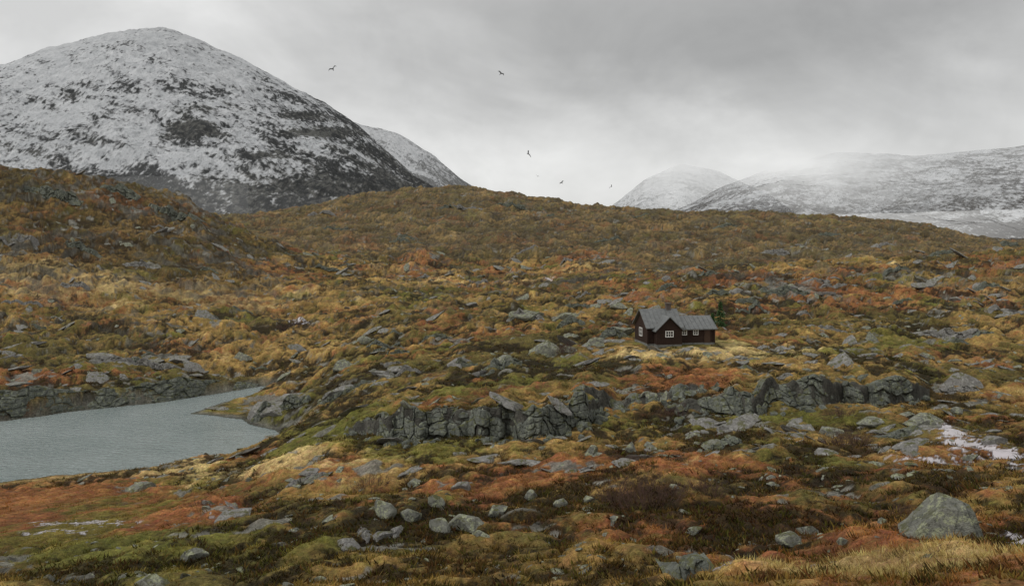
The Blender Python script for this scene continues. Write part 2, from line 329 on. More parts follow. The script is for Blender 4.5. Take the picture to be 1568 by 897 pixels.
def mtn_mat(name,zlo,zhi,haze,sc=1.0,warm=0.0,bright=1.0,cs=.0035,na=1.6,mist=None):
    m=NT(name); p=m.pos(); s=m.attr('snow',2); dk=m.attr('dk',2)
    n=m.noise(p,.20*sc,4,.8); n2=m.noise(p,.05*sc,4,.7)
    sf=m.rng(m.math('ADD',s,m.math('MULTIPLY',m.math('SUBTRACT',n,.5),1.7)),.12,.88)
    rk=m.mix(dk,(.045,.047,.047),(.13,.13,.12))
    if warm: rk=m.mix(warm,rk,(.12,.09,.07))
    b_=bright
    snc=m.mix(m.rng(n2,.3,.7),(.44*b_,.455*b_,.47*b_),(.68*b_,.69*b_,.70*b_))
    c=m.mix(sf,rk,snc)
    h=m.math('MULTIPLY',m.math('ADD',n,n2),7.0/sc)
    bp=m.n('ShaderNodeBump',{'Strength':.8,'Distance':1.0,'Height':h})
    b=m.n('ShaderNodeBsdfPrincipled',{'Base Color':c,'Roughness':.9,'Normal':bp.outputs[0],'Specular IOR Level':.1}).outputs[0]
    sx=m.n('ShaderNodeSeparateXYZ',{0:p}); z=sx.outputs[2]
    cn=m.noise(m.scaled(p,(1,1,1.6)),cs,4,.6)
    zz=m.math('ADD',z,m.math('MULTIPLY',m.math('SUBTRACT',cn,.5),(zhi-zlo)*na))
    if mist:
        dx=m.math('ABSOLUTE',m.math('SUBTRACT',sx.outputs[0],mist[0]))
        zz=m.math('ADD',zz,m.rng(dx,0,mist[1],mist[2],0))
    fd=m.rng(zz,zlo,zhi,haze,1.0)  # mist and distance haze imitated: slopes fade to transparent with height
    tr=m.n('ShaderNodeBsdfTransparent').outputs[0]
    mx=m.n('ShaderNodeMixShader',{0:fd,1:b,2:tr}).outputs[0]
    return m.finish(mx)
g2=lambda P,Q,px,py,rx,ry,s:s*np.exp(-(((P-px)/rx)**2+((Q-py)/ry)**2))
def snL(P,Q):
    v=np.interp(Q,[40,110,200,260,300,340],[.56,.38,.2,-.02,-.33,-.55])
    v=v-ss(380,640,P)*.28
    return v-g2(P,Q,290,198,36,13,1.6)-g2(P,Q,490,203,55,7,1.1)-g2(P,Q,400,238,50,6,.7)-g2(P,Q,460,178,40,6,.8)-g2(P,Q,330,165,60,6,.4)-g2(P,Q,105,145,16,10,.7)+g2(P,Q,280,248,100,20,.5)-g2(P,Q,430,290,150,26,.25)
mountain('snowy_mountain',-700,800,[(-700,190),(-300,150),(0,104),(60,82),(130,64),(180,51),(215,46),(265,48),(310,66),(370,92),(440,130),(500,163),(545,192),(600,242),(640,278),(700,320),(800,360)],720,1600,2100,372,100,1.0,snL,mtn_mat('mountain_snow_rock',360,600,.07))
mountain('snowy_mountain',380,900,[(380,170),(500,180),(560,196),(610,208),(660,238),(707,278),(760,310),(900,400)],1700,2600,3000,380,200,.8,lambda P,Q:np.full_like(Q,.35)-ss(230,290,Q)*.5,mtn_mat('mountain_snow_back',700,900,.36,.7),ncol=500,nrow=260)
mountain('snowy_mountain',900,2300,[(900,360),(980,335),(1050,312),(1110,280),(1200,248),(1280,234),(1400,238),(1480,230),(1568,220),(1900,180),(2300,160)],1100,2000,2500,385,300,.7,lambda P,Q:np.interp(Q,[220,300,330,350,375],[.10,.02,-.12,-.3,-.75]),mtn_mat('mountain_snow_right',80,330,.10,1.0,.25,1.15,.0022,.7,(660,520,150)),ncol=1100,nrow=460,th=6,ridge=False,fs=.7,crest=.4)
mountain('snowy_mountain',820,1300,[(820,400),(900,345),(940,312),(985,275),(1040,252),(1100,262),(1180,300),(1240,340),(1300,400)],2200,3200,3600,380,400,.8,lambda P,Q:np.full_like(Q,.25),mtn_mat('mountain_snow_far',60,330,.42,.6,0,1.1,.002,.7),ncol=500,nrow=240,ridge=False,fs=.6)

# ---------------------------------------------------------------- rocks
ICO={}
def ico(s):
    if s not in ICO:
        bm=bmesh.new(); bmesh.ops.create_icosphere(bm,subdivisions=s,radius=1)
        v=np.array([x.co[:] for x in bm.verts]); f=np.array([[q.index for q in x.verts] for x in bm.faces]); bm.free(); ICO[s]=(v,f)
    return ICO[s]
def rockv(r,size,sub=3,block=.0,cuts=12,rough=.05,rz=None):
    v,f=ico(sub); v=v.copy()
    if block>0:
        e=1-block; v=np.sign(v)*np.abs(v)**e; v/=np.abs(v).max(0)
    for i in range(cuts):
        n=r.normal(size=3); n/=np.linalg.norm(n)
        if n[2]<-.3: n[2]*=-1
        h=r.uniform(.36,.8); dpt=v@n-h; v-=np.where(dpt>0,dpt,0)[:,None]*n
    v/=np.abs(v).max(0)
    q=v+r.random(3)*50
    nz=fbm(q[:,0]+q[:,2]*.7,q[:,1]-q[:,2]*.6,.9,4,.6,seed=int(r.integers(1000)))
    nz2=fbm(q[:,0]-q[:,2],q[:,1]+q[:,0]*.3+q[:,2]*.8,.3,4,.65,seed=int(r.integers(1000)),ridge=True)
    v=v*(1+rough*2.0*nz+rough*1.0*nz2)[:,None]
    v=v*np.array(size)
    a=r.uniform(0,6.28) if rz is None else rz; c,s=math.cos(a),math.sin(a)
    return v@np.array([[c,s,0],[-s,c,0],[0,0,1]]),f
def rock_mat(name,c1,c2,lich,lf=.55,sc=1.0,mossc=(.085,.085,.03),m0=.5,crack=True):
    m=NT(name); p=m.pos()
    n=m.noise(p,1.6*sc,6,.7); n2=m.noise(p,8*sc,5,.8); n3=m.noise(p,3.0*sc,6,.75)
    c=m.mix(m.rng(n,.3,.7),c1,c2)
    c=m.mix(m.math('MULTIPLY',m.rng(n3,lf,lf+.05),.8),c,lich)
    c=m.mix(m.rng(n2,.34,.48,.8,0),c,(.025,.026,.022))
    if crack:
        vor=m.n('ShaderNodeTexVoronoi',{'Vector':m.scaled(p,(1,1,.6)),'Scale':1.1*sc},feature='DISTANCE_TO_EDGE').outputs[0]
        c=m.mix(m.rng(vor,0,.02,.5,0),c,(.02,.02,.018))
    nz=m.n('ShaderNodeSeparateXYZ',{0:m.n('ShaderNodeNewGeometry').outputs['Normal']}).outputs[2]
    mossf=m.math('MULTIPLY',m.rng(nz,m0,m0+.35),m.rng(m.noise(p,2.3*sc,4,.7),.50,.60))
    c=m.mix(mossf,c,mossc)
    bp=m.n('ShaderNodeBump',{'Strength':.9,'Distance':1.0,'Height':m.math('ADD',m.math('MULTIPLY',n2,.10),m.math('MULTIPLY',n,.15))})
    b=m.n('ShaderNodeBsdfPrincipled',{'Base Color':c,'Roughness':.8,'Normal':bp.outputs[0],'Specular IOR Level':.3})
    return m.finish(b.outputs[0])
boulder_m=rock_mat('lichen_boulder',(.10,.103,.085),(.27,.27,.225),(.38,.40,.25),.52)
cliff_m=rock_mat('cliff_rock',(.058,.064,.053),(.18,.19,.16),(.26,.28,.20),.55,.8,(.09,.092,.03),.30,False)
slab_m=rock_mat('slab_rock',(.13,.125,.115),(.29,.28,.26),(.39,.38,.35),.56)
bl=[(1465,822,134,76,0),(838,546,64,38,0),(775,560,46,22,0),(870,540,30,12,0),(805,490,56,18,0),(872,490,50,14,0),(946,512,56,16,0),(912,530,34,14,0),
(697,558,50,14,2),(523,564,30,18,0),(557,527,24,16,0),(368,552,30,14,0),(1200,516,46,8,2),(1336,522,18,14,0),(1474,590,66,30,2),(1271,668,42,18,0),(1102,686,50,16,0),
(1214,832,46,20,0),(1240,820,36,20,0),(584,793,42,26,0),(628,796,30,22,0),(664,778,30,28,0),(712,812,76,30,0),(676,812,40,24,0),(812,764,22,18,0),(906,697,22,16,0),(966,691,20,18,0),
(292,862,44,22,0),(225,899,58,20,0),(522,838,56,16,2),(585,826,40,12,2),(1072,872,40,18,0),(1114,660,36,14,2),(360,790,60,10,2),(210,752,44,16,0),(1340,650,44,16,0),(1420,652,60,18,0),
(1390,640,30,12,0),(1530,680,40,14,2),(1490,706,34,12,0),(1470,634,24,12,0),(705,748,30,14,2),(636,744,26,16,0),(765,790,40,16,0),(1350,800,18,10,0),(1292,834,20,12,0),
(720,470,24,6,2),(915,470,20,8,0),(1050,494,18,8,0),(950,472,30,10,0),(1205,446,54,9,2),(1450,518,80,14,2),(1465,460,20,6,2),(1130,450,20,8,2),(1020,430,14,9,2),(1415,440,30,8,2),(1550,480,40,10,2),
(405,640,100,34,2),(440,614,70,18,2),(520,602,54,16,2),(580,575,36,10,2),(610,568,36,8,2),(150,552,40,8,2),(262,552,60,10,2),(215,555,60,9,2),(20,590,50,10,2),(860,775,26,14,0),(900,768,22,10,0),(470,726,34,8,2)]
mats=[boulder_m,cliff_m,slab_m]
for k,(px,py,w,h,mi) in enumerate(bl):
    x,y,z=hit(px,py); r=np.random.default_rng(100+k)
    W=w*y/F/2; Hh=h*y/F
    big_=w>45
    if mi==2: hz=Hh*.75; zc_=z+Hh*.25
    else: hz=Hh*.72; zc_=z+Hh*.28
    v,f=rockv(r,(W*1.02,W*r.uniform(.7,.9),hz),5 if big_ else 4,.1 if mi==0 else .25,16 if big_ else 12,.05,r.uniform(-.3,.3))
    tz=(v[:,2]-v[:,2].min())/(np.ptp(v[:,2]))
    if k==0:
        v[:,0]=v[:,0]*(1.22-.62*tz)+W*.08*tz; v[:,2]*=.92
    elif k==1: v[:,0]*=(1.1-.45*tz)
    elif mi==2 and w>45: v[:,2]+=v[:,0]*r.choice([.12,.2]); v[:,2]-=.1*W
    v=v+np.array([x,y+W*.4,zc_])
    mesh_np('boulder',v,f,mats[mi],False)
def merged(name,parts,mat,sm=True):
    Vs=[];Fs=[];o=0
    for v,f in parts: Vs.append(v);Fs.append(f+o);o+=len(v)
    return mesh_np(name,np.concatenate(Vs),np.concatenate(Fs),mat,sm)
def scatter_rocks(name,N,seed,dr,s0,smax,ex,clus,mat,flat,lam):
    parts=[]; r=np.random.default_rng(seed)
    base=[rockv(np.random.default_rng(seed*10+i),(1,1,flat),2 if i<10 else 3,.2,11,.07) for i in range(18)]
    Rk=fbm(X,Y,lam,3,.6,seed=301+seed)
    for i in range(N):
        px=r.uniform(-60,1620); d=math.exp(r.uniform(math.log(dr[0]),math.log(dr[1])))
        a,b=gi(px,d)
        if SD[a,b]<.3 or bog[a,b]>.3: continue
        if abs(X[a,b]-cabx)<6 and abs(Y[a,b]-caby)<4.5: continue
        if Rk[a,b]<.05+.2*r.random() and r.random()<clus: continue
        s=min(s0*math.exp(r.exponential(.5)),smax)*(d/20)**ex
        v,f=base[10+i%8] if s*F/d>7 else base[i%10]
        an=r.uniform(-.5,.5) if flat<.5 else r.uniform(0,6.28);c,sn=math.cos(an),math.sin(an)
        vv=(v*np.array([s*r.uniform(1,1.7),s,s*r.uniform(.5,1)]))@np.array([[c,sn,0],[-sn,c,0],[0,0,1]])
        # settle the stone into the slope it lies on
        vv[:,2]+=vv[:,1]*np.clip(dZr[a,b],-.8,.8)+vv[:,0]*np.clip(dZc[a,b],-.6,.6)
        parts.append((vv+np.array([X[a,b],Y[a,b],Z[a,b]+s*.02]),f))
    merged(name,parts,mat,False)
scatter_rocks('scattered_rocks',4400,5,(16,330),.048,.21,.75,.88,boulder_m,.62,9)
scatter_rocks('bedrock_slabs',1700,6,(40,330),.17,.55,.6,.92,slab_m,.34,22)
# cliff faces: fractured rock sheet along a line
def cliff(xs,ys,zf,H,seed,lean=.55,nv=64,bw=1.0,bh=.8,sc=1.0,tail=None):
    n=len(xs); t=np.linspace(0,1,nv)[:,None]
    L=np.concatenate([[0],np.cumsum(np.hypot(np.diff(xs),np.diff(ys)))])[None,:]
    hv=t*H[None,:]
    Lg=np.repeat(L,nv,0); w=fbm(Lg,hv*1.0,2.2*sc,3,.5,seed=seed)*.5*sc
    c1,e1=voro((Lg+w+hv*.25)/bw,(hv+w*.6+Lg*.08)/bh,seed+1); c2,e2=voro((Lg+w*.5)/(bw*.42),(hv+w*.3)/(bh*.4),seed+2)
    co,_=voro(Lg/(2.3*sc),Lg*0+.5,seed+7)
    env=ss(0,.35*sc,H)[None,:]
    out=(c1*.50+c2*.16-.22*ss(.16,0,e1)-.08*ss(.2,0,e2)+fbm(Lg,hv,.5*sc,3,.6,seed=seed+5)*.06)*sc
    tf=np.clip(t/.82,0,1)
    top=((co-.5)*.22+fbm(L,L*0,3*sc,3,.6,seed=seed+6)*.25)*env*sc
    z=zf[None,:]-.35*sc+(H[None,:]+.35*sc+top)*tf**.9 + (c1-.5)*.14*env*sc
    if tail is None:
        back=lean*tf**1.3+np.clip(t-.82,0,1)/.18*1.2; z=z-ss(.82,1,t)*.32
    else:
        u=np.clip((t-.7)/.3,0,1); back=lean*tf**1.3+u**1.5*tail; z=z-u**1.6*(H[None,:]*1.3+.1)
    y=ys[None,:]+.35*sc+back-out*env*(1-.55*ss(.85,1,t))
    x=xs[None,:]+(c2-.5)*.05*sc+0*t
    return np.stack([x,y,z],-1).reshape(-1,3),grid_faces(nv,n)
for c in cl:
    q=c['q'];xs=(q-CX)/F*c['dq'];ys=c['dq']
    zf=np.array([zat(a,b-.5) for a,b in zip(xs,ys)]); zf=np.convolve(np.pad(zf,8,mode='edge'),np.ones(17)/17,'valid')
    H=c['Hq']
    v,f=cliff(xs,ys,zf,H,40+c['s'],.9,72,1.35,.62); mesh_np('rock_outcrop',v,f,cliff_m,False)
bank=onlake([(-500,668),(-300,660),(-100,650),(0,644),(60,637),(130,627),(230,617),(300,607),(350,599),(392,593)])
L=np.concatenate([[0],np.cumsum(np.hypot(*np.diff(bank,axis=0).T))]); tq=np.arange(0,L[-1],.06)
xs=np.interp(tq,L,bank[:,0]); ys=np.interp(tq,L,bank[:,1])+fbm(tq,tq*0,6,3,.6,seed=333)*.9
H=np.interp(CX+F*xs/ys,[-500,0,150,250,330,392],[3.0,2.9,2.7,2.3,1.6,.3])*np.clip(1+.6*fbm(tq,tq*0+4,7,3,.6,seed=335),.5,1.3)
v,f=cliff(xs,ys-.2,np.full(len(xs),WL),H,77,1.6,60,2.2,.75); mesh_np('rock_outcrop',v,f,cliff_m,False)
# rocky knobs breaking through the turf
kn=[(130,310,560,12),(30,130,302,18),(150,210,296,18),(15,62,372,9),(225,300,338,16),(95,155,388,10),(775,835,494,16),(850,897,496,13),(1165,1245,450,12),(1405,1505,522,16),(1125,1185,480,7),(1078,1120,452,9),(1515,1575,482,9),(380,475,636,24),(480,562,608,14),(560,645,578,9),(690,732,562,10),(735,800,565,18),(1255,1320,440,7),(1340,1400,418,6),(915,965,516,13),(1430,1505,602,18),(595,650,370,6),(760,820,320,6),(690,745,320,6),(905,965,368,6),(480,535,350,6),(0,70,470,6),(640,700,520,7),(560,620,532,7),(1240,1300,505,7),(1000,1045,440,7),(1480,1540,440,8),(430,500,742,10),(1350,1420,668,12),(1080,1140,688,12),(540,610,832,12),(1020,1100,880,14),(600,700,640,14)]
rr_=np.random.default_rng(77)
for i in range(70):
    px=rr_.uniform(0,1568); py=rr_.uniform(300,600); ww=rr_.uniform(14,46); kn.append((px-ww/2,px+ww/2,py,ww*rr_.uniform(.12,.24)))
knp=[]
for k,(p0,p1,py,hp) in enumerate(kn):
    x,y,z=hit((p0+p1)/2,py)
    if y<12 or y>600: continue
    i,j=gi((p0+p1)/2,y)
    if SD[i,j]<1 or (abs(x-cabx)<8 and abs(y-caby)<7): continue
    sc=max(.35,hp*y/F/2.0); N=int(np.clip((p1-p0)*1.6,24,220)); nv=26 if hp<10 else 40
    q=np.linspace(p0,p1,N); u=np.linspace(-1,1,N)
    ys=y+fbm(q,q*0+k,40,3,.6,seed=500+k)*1.6*sc; xs=(q-CX)/F*ys
    zf=np.array([zat(a,b) for a,b in zip(xs,ys)])
    H=hp*y/F*(1-u**4)*np.clip(.8+1.0*fbm(q,q*0+k,26,3,.6,seed=600+k),.15,1.3)
    v,f=cliff(xs,ys,zf,H,700+k,.9*sc,nv,1.5*sc,.6*sc,sc,tail=2.2*sc+1.0*hp*y/F)
    knp.append((k,v,f))
def mq(L,name,mat):
    merged(name,[(v,f) for k,v,f in L],mat,False)
mq([a for a in knp if a[0]%3==0],'rock_outcrop',slab_m); mq([a for a in knp if a[0]%3],'rock_outcrop',cliff_m)
# fallen blocks below the ledges
parts=[]; r=np.random.default_rng(41)
for c in cl:
    for i in range(60):
        px=r.uniform(c['px'][0],c['px'][-1]); d=np.interp(px,c['q'],c['dq'])-abs(r.normal(0,1.3))-.1; x=(px-CX)/F*d; s=r.uniform(.1,.38)
        v,f=rockv(r,(s*r.uniform(.8,1.5),s,s*.8),3,.4,9,.05); parts.append((v+np.array([x,d,zat(x,d)+s*.15]),f))
merged('fallen_rocks',parts,cliff_m,False)

# ---------------------------------------------------------------- grass & heather
def tuft_mat(name):
    m=NT(name); c=m.attr('Col')
    d=m.n('ShaderNodeBsdfDiffuse',{'Color':c}).outputs[0]; t=m.n('ShaderNodeBsdfTranslucent',{'Color':c}).outputs[0]
    return m.finish(m.n('ShaderNodeMixShader',{0:.25,1:d,2:t}).outputs[0])
gm=tuft_mat('grass_blades')
def scatter(name,nt,nb,dmin,dmax,hr,wr,spread,lean,cfun,seed,keep,pxr=(-80,1650)):
    r=np.random.default_rng(seed)
    px=r.uniform(pxr[0],pxr[1],nt); d=np.exp(r.uniform(math.log(dmin),math.log(dmax),nt))
    i,j=gi(px,d)
    ok=keep(i,j,r); i,j,px,d=i[ok],j[ok],px[ok],d[ok]; n=len(i)
    bx=X[i,j];by=Y[i,j];bz=Z[i,j]
    sc=(r.uniform(.6,1.3,n))*(np.maximum(d,20)/25.)**.35
    cb=cfun(i,j,r,n)
    ang=r.uniform(0,6.28,(n,nb)); rad=r.random((n,nb))*spread*sc[:,None]
    ox=bx[:,None]+np.cos(ang)*rad; oy=by[:,None]+np.sin(ang)*rad
    h=r.uniform(hr[0],hr[1],(n,nb))*sc[:,None]; w=r.uniform(wr[0],wr[1],(n,nb))*sc[:,None]
    la=ang+r.normal(0,.6,(n,nb)); ll=r.uniform(.2,1,(n,nb))*lean*h
    pa=r.uniform(0,3.14,(n,nb))
    z0=bz[:,None]-.02
    tip=np.stack([ox+np.cos(la)*ll,oy+np.sin(la)*ll,z0+h],-1)
    b1_=np.stack([ox-np.cos(pa)*w/2,oy-np.sin(pa)*w/2,z0+0*h],-1)
    b2_=np.stack([ox+np.cos(pa)*w/2,oy+np.sin(pa)*w/2,z0+0*h],-1)
    V=np.stack([b1_,b2_,tip],2).reshape(-1,3)
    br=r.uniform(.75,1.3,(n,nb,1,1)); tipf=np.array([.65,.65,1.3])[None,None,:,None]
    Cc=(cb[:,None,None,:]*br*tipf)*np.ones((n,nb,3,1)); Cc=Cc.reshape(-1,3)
    Fc=np.arange(len(V)).reshape(-1,3)
    return mesh_np(name,V,Fc,gm,False,dict(Col=np.clip(Cc,.004,.7)))
def keepg(i,j,r): return (SD[i,j]>.2)&(rock[i,j]<.5)&(wet[i,j]<.4)&(r.random(len(i))<np.clip(.45+.9*A[i,j],.12,1))
def cg(i,j,r,n):
    c=col[i,j]*1.25; m=r.random(n)[:,None]; st=srgb(182,156,98,K)*np.ones((n,3))
    k=(m<.25)*.6*ss(-.3,.5,A[i,j])[:,None]; return (c*(1-k)+st*k)*r.uniform(.65,1.45,n)[:,None]
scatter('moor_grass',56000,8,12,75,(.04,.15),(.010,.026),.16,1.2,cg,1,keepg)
def keeph(i,j,r): return (SD[i,j]>.5)&(bog[i,j]<.2)&(wet[i,j]<.4)&(r.random(len(i))<np.clip(.06+1.2*gD[i,j],.03,1))&(rock[i,j]<.6)
def ch(i,j,r,n):
    pal=np.array([srgb(62,60,28),srgb(38,31,21),srgb(80,82,34),srgb(80,52,34),srgb(102,80,42)])
    return (pal[r.integers(0,5,n)]*.7+col[i,j]*.45)*r.uniform(.6,1.35,n)[:,None]
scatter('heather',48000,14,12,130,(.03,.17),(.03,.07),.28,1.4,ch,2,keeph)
def keepl(i,j,r): 
    return (wet[i,j]<.4)&(rock[i,j]<.6)&(r.random(len(i))<ss(.2,1.2,gA[i,j]))&(DD[i,j]<20)
scatter('dry_grass',9000,9,11,20,(.05,.18),(.008,.018),.12,1.3,lambda i,j,r,n:srgb(190,166,106,K)*r.uniform(.5,1.3,n)[:,None]*np.ones((n,3)),3,keepl,(850,1650))

tw=NT('bare_twigs'); twm=tw.finish(tw.n('ShaderNodeBsdfPrincipled',{'Base Color':tw.mix(tw.noise(tw.pos(),9,2),(.045,.026,.02),(.12,.06,.042)),'Roughness':.9}).outputs[0])
def shrub(px,py,wpx,hpx,n,seed):
    x,y,z=hit(px,py); r=np.random.default_rng(seed); W=wpx*y/F/2;H=hpx*y/F
    Vs=[];Fs=[]
    def stick(a,b,w0,w1):
        dvec=b-a; s=np.cross(dvec,r.normal(size=3)); s/=np.linalg.norm(s)+1e-9; t=np.cross(dvec,s); t/=np.linalg.norm(t)+1e-9
        k=len(Vs)
        for q in (0,2.09,4.19): Vs.append(a+(s*math.cos(q)+t*math.sin(q))*w0)
        for q in (0,2.09,4.19): Vs.append(b+(s*math.cos(q)+t*math.sin(q))*w1)
        for q in range(3): Fs.append([k+q,k+(q+1)%3,k+3+(q+1)%3,k+3+q])
    for i in range(n):
        rr=r.random()**.6; an=r.uniform(0,6.28)
        bx,by=x+math.cos(an)*rr*W*.75,y+W*.3+math.sin(an)*rr*W*.6
        a=np.array([bx,by,zat(bx,by)-.03]); out=np.array([math.cos(an)*rr*.7,math.sin(an)*rr*.5,1.0])
        L=H*(1.1-.6*rr)*r.uniform(.6,1.1); th=.003+.0025*y/20
        b=a+(out+r.normal(0,.25,3))*L*.55; stick(a,b,th,th*.7)
        for q in range(4):
            c=b+(out+r.normal(0,.55,3))*L*.4; stick(b,c,th*.7,th*.35)
            for q2 in range(2): stick(c,c+(out+r.normal(0,.7,3))*L*.22,th*.4,th*.2)
    mesh_np('bare_shrub',np.array(Vs),np.array(Fs),twm,False)
for a in [(1000,782,140,42,110,1),(940,770,60,30,60,9),(1300,684,90,24,110,2),(866,545,34,16,60,3),(442,503,50,12,60,4),(1445,850,80,26,9,5),(1290,640,60,14,50,6),(1030,640,60,16,60,7),(300,775,80,10,60,8),(1085,760,60,24,60,10),(560,755,90,14,70,11),(1380,790,40,18,30,12)]: shrub(*a)

# ---------------------------------------------------------------- cabin
def simple(name,c,rough=.7,c2=None,sc=6,spec=.3,bump=0,stretch=(1,1,1)):
    m=NT(name); tc=m.n('ShaderNodeTexCoord').outputs['Object']; v=m.scaled(tc,stretch)
    cc=m.mix(m.rng(m.noise(v,sc,5,.7),.3,.7),c,c2 or c)
    ins={'Base Color':cc,'Roughness':rough,'Specular IOR Level':spec}
    if bump: ins['Normal']=m.n('ShaderNodeBump',{'Strength':.6,'Distance':bump,'Height':m.noise(v,sc*3,4,.7)}).outputs[0]
    return m.finish(m.n('ShaderNodeBsdfPrincipled',ins).outputs[0])
wood=simple('dark_tarred_wood',(.020,.011,.008),.75,(.045,.024,.016),3,.25,.01,(.4,.4,6))
roofm=simple('slate_roof',(.075,.08,.078),.42,(.16,.165,.16),2.5,.5,.01)
white=simple('white_paint',(.75,.74,.70),.5,(.62,.61,.58),5)
glass=simple('window_glass',(.02,.022,.025),.08,(.03,.03,.035),2,.6)
stone=simple('foundation_stone',(.10,.10,.09),.9,(.2,.2,.18),4)
cab=bpy.data.objects.new('log_cabin',None); scene.collection.objects.link(cab)
def poly(name,V,Fc,mat):
    me=bpy.data.meshes.new(name); me.from_pydata([tuple(v) for v in V],[],Fc); me.materials.append(mat)
    bm=bmesh.new(); bm.from_mesh(me); bmesh.ops.recalc_face_normals(bm,faces=bm.faces); bm.to_mesh(me); bm.free()
    o=bpy.data.objects.new(name,me); scene.collection.objects.link(o); o.parent=cab; return o
HX=[[0,1,2,3],[7,6,5,4],[0,4,5,1],[1,5,6,2],[2,6,7,3],[3,7,4,0]]
def boxes(name,L,mat):
    V=[];Fc=[]
    for (x0,x1,y0,y1,z0,z1) in L:
        o=len(V); V+=[(x0,y0,z0),(x1,y0,z0),(x1,y1,z0),(x0,y1,z0),(x0,y0,z1),(x1,y0,z1),(x1,y1,z1),(x0,y1,z1)]
        Fc+=[[q+o for q in f] for f in HX]
    return poly(name,V,Fc,mat)
def gable_body(name,x0,x1,y0,y1,z0,ze,zr,axis):
    if axis=='x':
        ym=(y0+y1)/2; pr=[(y0,z0),(y1,z0),(y1,ze),(ym,zr),(y0,ze)]
        V=[(x0,a,b) for a,b in pr]+[(x1,a,b) for a,b in pr]
    else:
        xm=(x0+x1)/2; pr=[(x0,z0),(x1,z0),(x1,ze),(xm,zr),(x0,ze)]
        V=[(a,y0,b) for a,b in pr]+[(a,y1,b) for a,b in pr]
    Fc=[[0,1,2,3,4],[9,8,7,6,5]]+[[i,(i+1)%5,(i+1)%5+5,i+5] for i in range(5)]
    return poly(name,V,Fc,wood)
def roof(name,x0,x1,y0,y1,ze,zr,axis,ov=.28,th=.09):
    V=[];Fc=[]
    if axis=='x':
        m_=(y0+y1)/2; sl=(zr-ze)/(m_-y0)
        for sg,ye in ((-1,y0),(1,y1)):
            yo=ye+sg*ov; zo=ze-sl*ov; o=len(V)
            V+=[(x0-ov,yo,zo+.03),(x1+ov,yo,zo+.03),(x1+ov,m_,zr+.03),(x0-ov,m_,zr+.03),(x0-ov,yo,zo+.03+th),(x1+ov,yo,zo+.03+th),(x1+ov,m_,zr+.03+th),(x0-ov,m_,zr+.03+th)]
            Fc+=[[q+o for q in f] for f in HX]
            n=int((x1-x0+2*ov)/.45)
            for i in range(n+1):
                xx=x0-ov+(x1-x0+2*ov-.04)*i/n; o=len(V); zt=.03+th+.002
                V+=[(xx,yo,zo+zt),(xx+.04,yo,zo+zt),(xx+.04,m_,zr+zt),(xx,m_,zr+zt),(xx,yo,zo+zt+.035),(xx+.04,yo,zo+zt+.035),(xx+.04,m_,zr+zt+.035),(xx,m_,zr+zt+.035)]
                Fc+=[[q+o for q in f] for f in HX]
    else:
        m_=(x0+x1)/2; sl=(zr-ze)/(m_-x0)
        for sg,xe in ((-1,x0),(1,x1)):
            xo=xe+sg*ov; zo=ze-sl*ov; o=len(V)
            V+=[(xo,y0-ov,zo+.03),(xo,y1,zo+.03),(m_,y1,zr+.03),(m_,y0-ov,zr+.03),(xo,y0-ov,zo+.03+th),(xo,y1,zo+.03+th),(m_,y1,zr+.03+th),(m_,y0-ov,zr+.03+th)]
            Fc+=[[q+o for q in f] for f in HX]
    return poly(name,V,Fc,roofm)
FD=.22
boxes('foundation',[(-.06,3.66,-.06,4.26,-.5,FD),(3.68,7.36,.14,3.86,-.5,FD),(.64,3.31,-.96,-.07,-.5,FD)],stone)
gable_body('main_walls',0,3.6,0,4.2,FD,1.95,3.5,'x')
gable_body('porch_gable_walls',.7,3.25,-.9,2.0,FD,1.75,2.95,'y')
gable_body('wing_walls',3.61,7.3,.2,3.8,FD,1.7,2.75,'x')
roof('main_roof',0,3.6,0,4.2,1.95,3.5,'x')
roof('porch_roof',.7,3.25,-.9,2.05,1.75,2.95,'y')
roof('wing_roof',3.9,7.3,.2,3.8,1.7,2.75,'x')
L=[]
for i in range(9):
    z=FD+.01+i*.17
    L.append((-.1,.69,-.035,0.02,z,z+.15)); L.append((-.035,0.02,-.1,4.3,z+.004,z+.154)); L.append((.6,3.35,-.935,-.88,z,z+.15)); L.append((3.5,7.4,.165,.22,z,z+.15) if z+.15<1.7 else (3.62,7.2,.165,.22,z,z+.1))
    L.append((.665,.72,-.93,-.04,z+.004,z+.154)); L.append((7.28,7.335,.1,3.9,z+.004,z+.154))
boxes('log_courses',L,wood)
def window(name,x,z,w,h,y,axis='y',nx=2,nz=2):
    g=[];fr=[];t=.07
    def B(a0,a1,b0,b1,c0,c1):
        return (a0,a1,y-b1,y-b0,c0,c1) if axis=='y' else (y-b1,y-b0,a0,a1,c0,c1)
    g.append(B(x-w/2,x+w/2,0,.05,z-h/2,z+h/2))
    fr+= [B(x-w/2-t,x-w/2,0,.09,z-h/2-t,z+h/2+t),B(x+w/2,x+w/2+t,0,.09,z-h/2-t,z+h/2+t),B(x-w/2,x+w/2,0,.085,z+h/2,z+h/2+t),B(x-w/2,x+w/2,0,.085,z-h/2-t,z-h/2)]
    for i in range(1,nx): a=x-w/2+w*i/nx; fr.append(B(a-.025,a+.025,.051,.075,z-h/2,z+h/2))
    for i in range(1,nz): a=z-h/2+h*i/nz; fr.append(B(x-w/2,x+w/2,.051,.073,a-.02,a+.02))
    boxes(name+'_glass',g,glass); boxes(name+'_frame',fr,white)
window('gable_window',1.98,1.3,.72,.5,-.93,'y',3,2)
window('wing_window_a',4.0,1.3,.42,.42,.17,'y',2,2)
window('wing_window_b',5.25,1.3,.42,.42,.17,'y',2,2)
window('side_window',2.1,1.25,.8,.75,-.03,'x',2,2)
boxes('door',[(6.2,6.85,.12,.166,FD,1.62)],simple('door_wood',(.05,.028,.018),.6,(.07,.04,.025)))
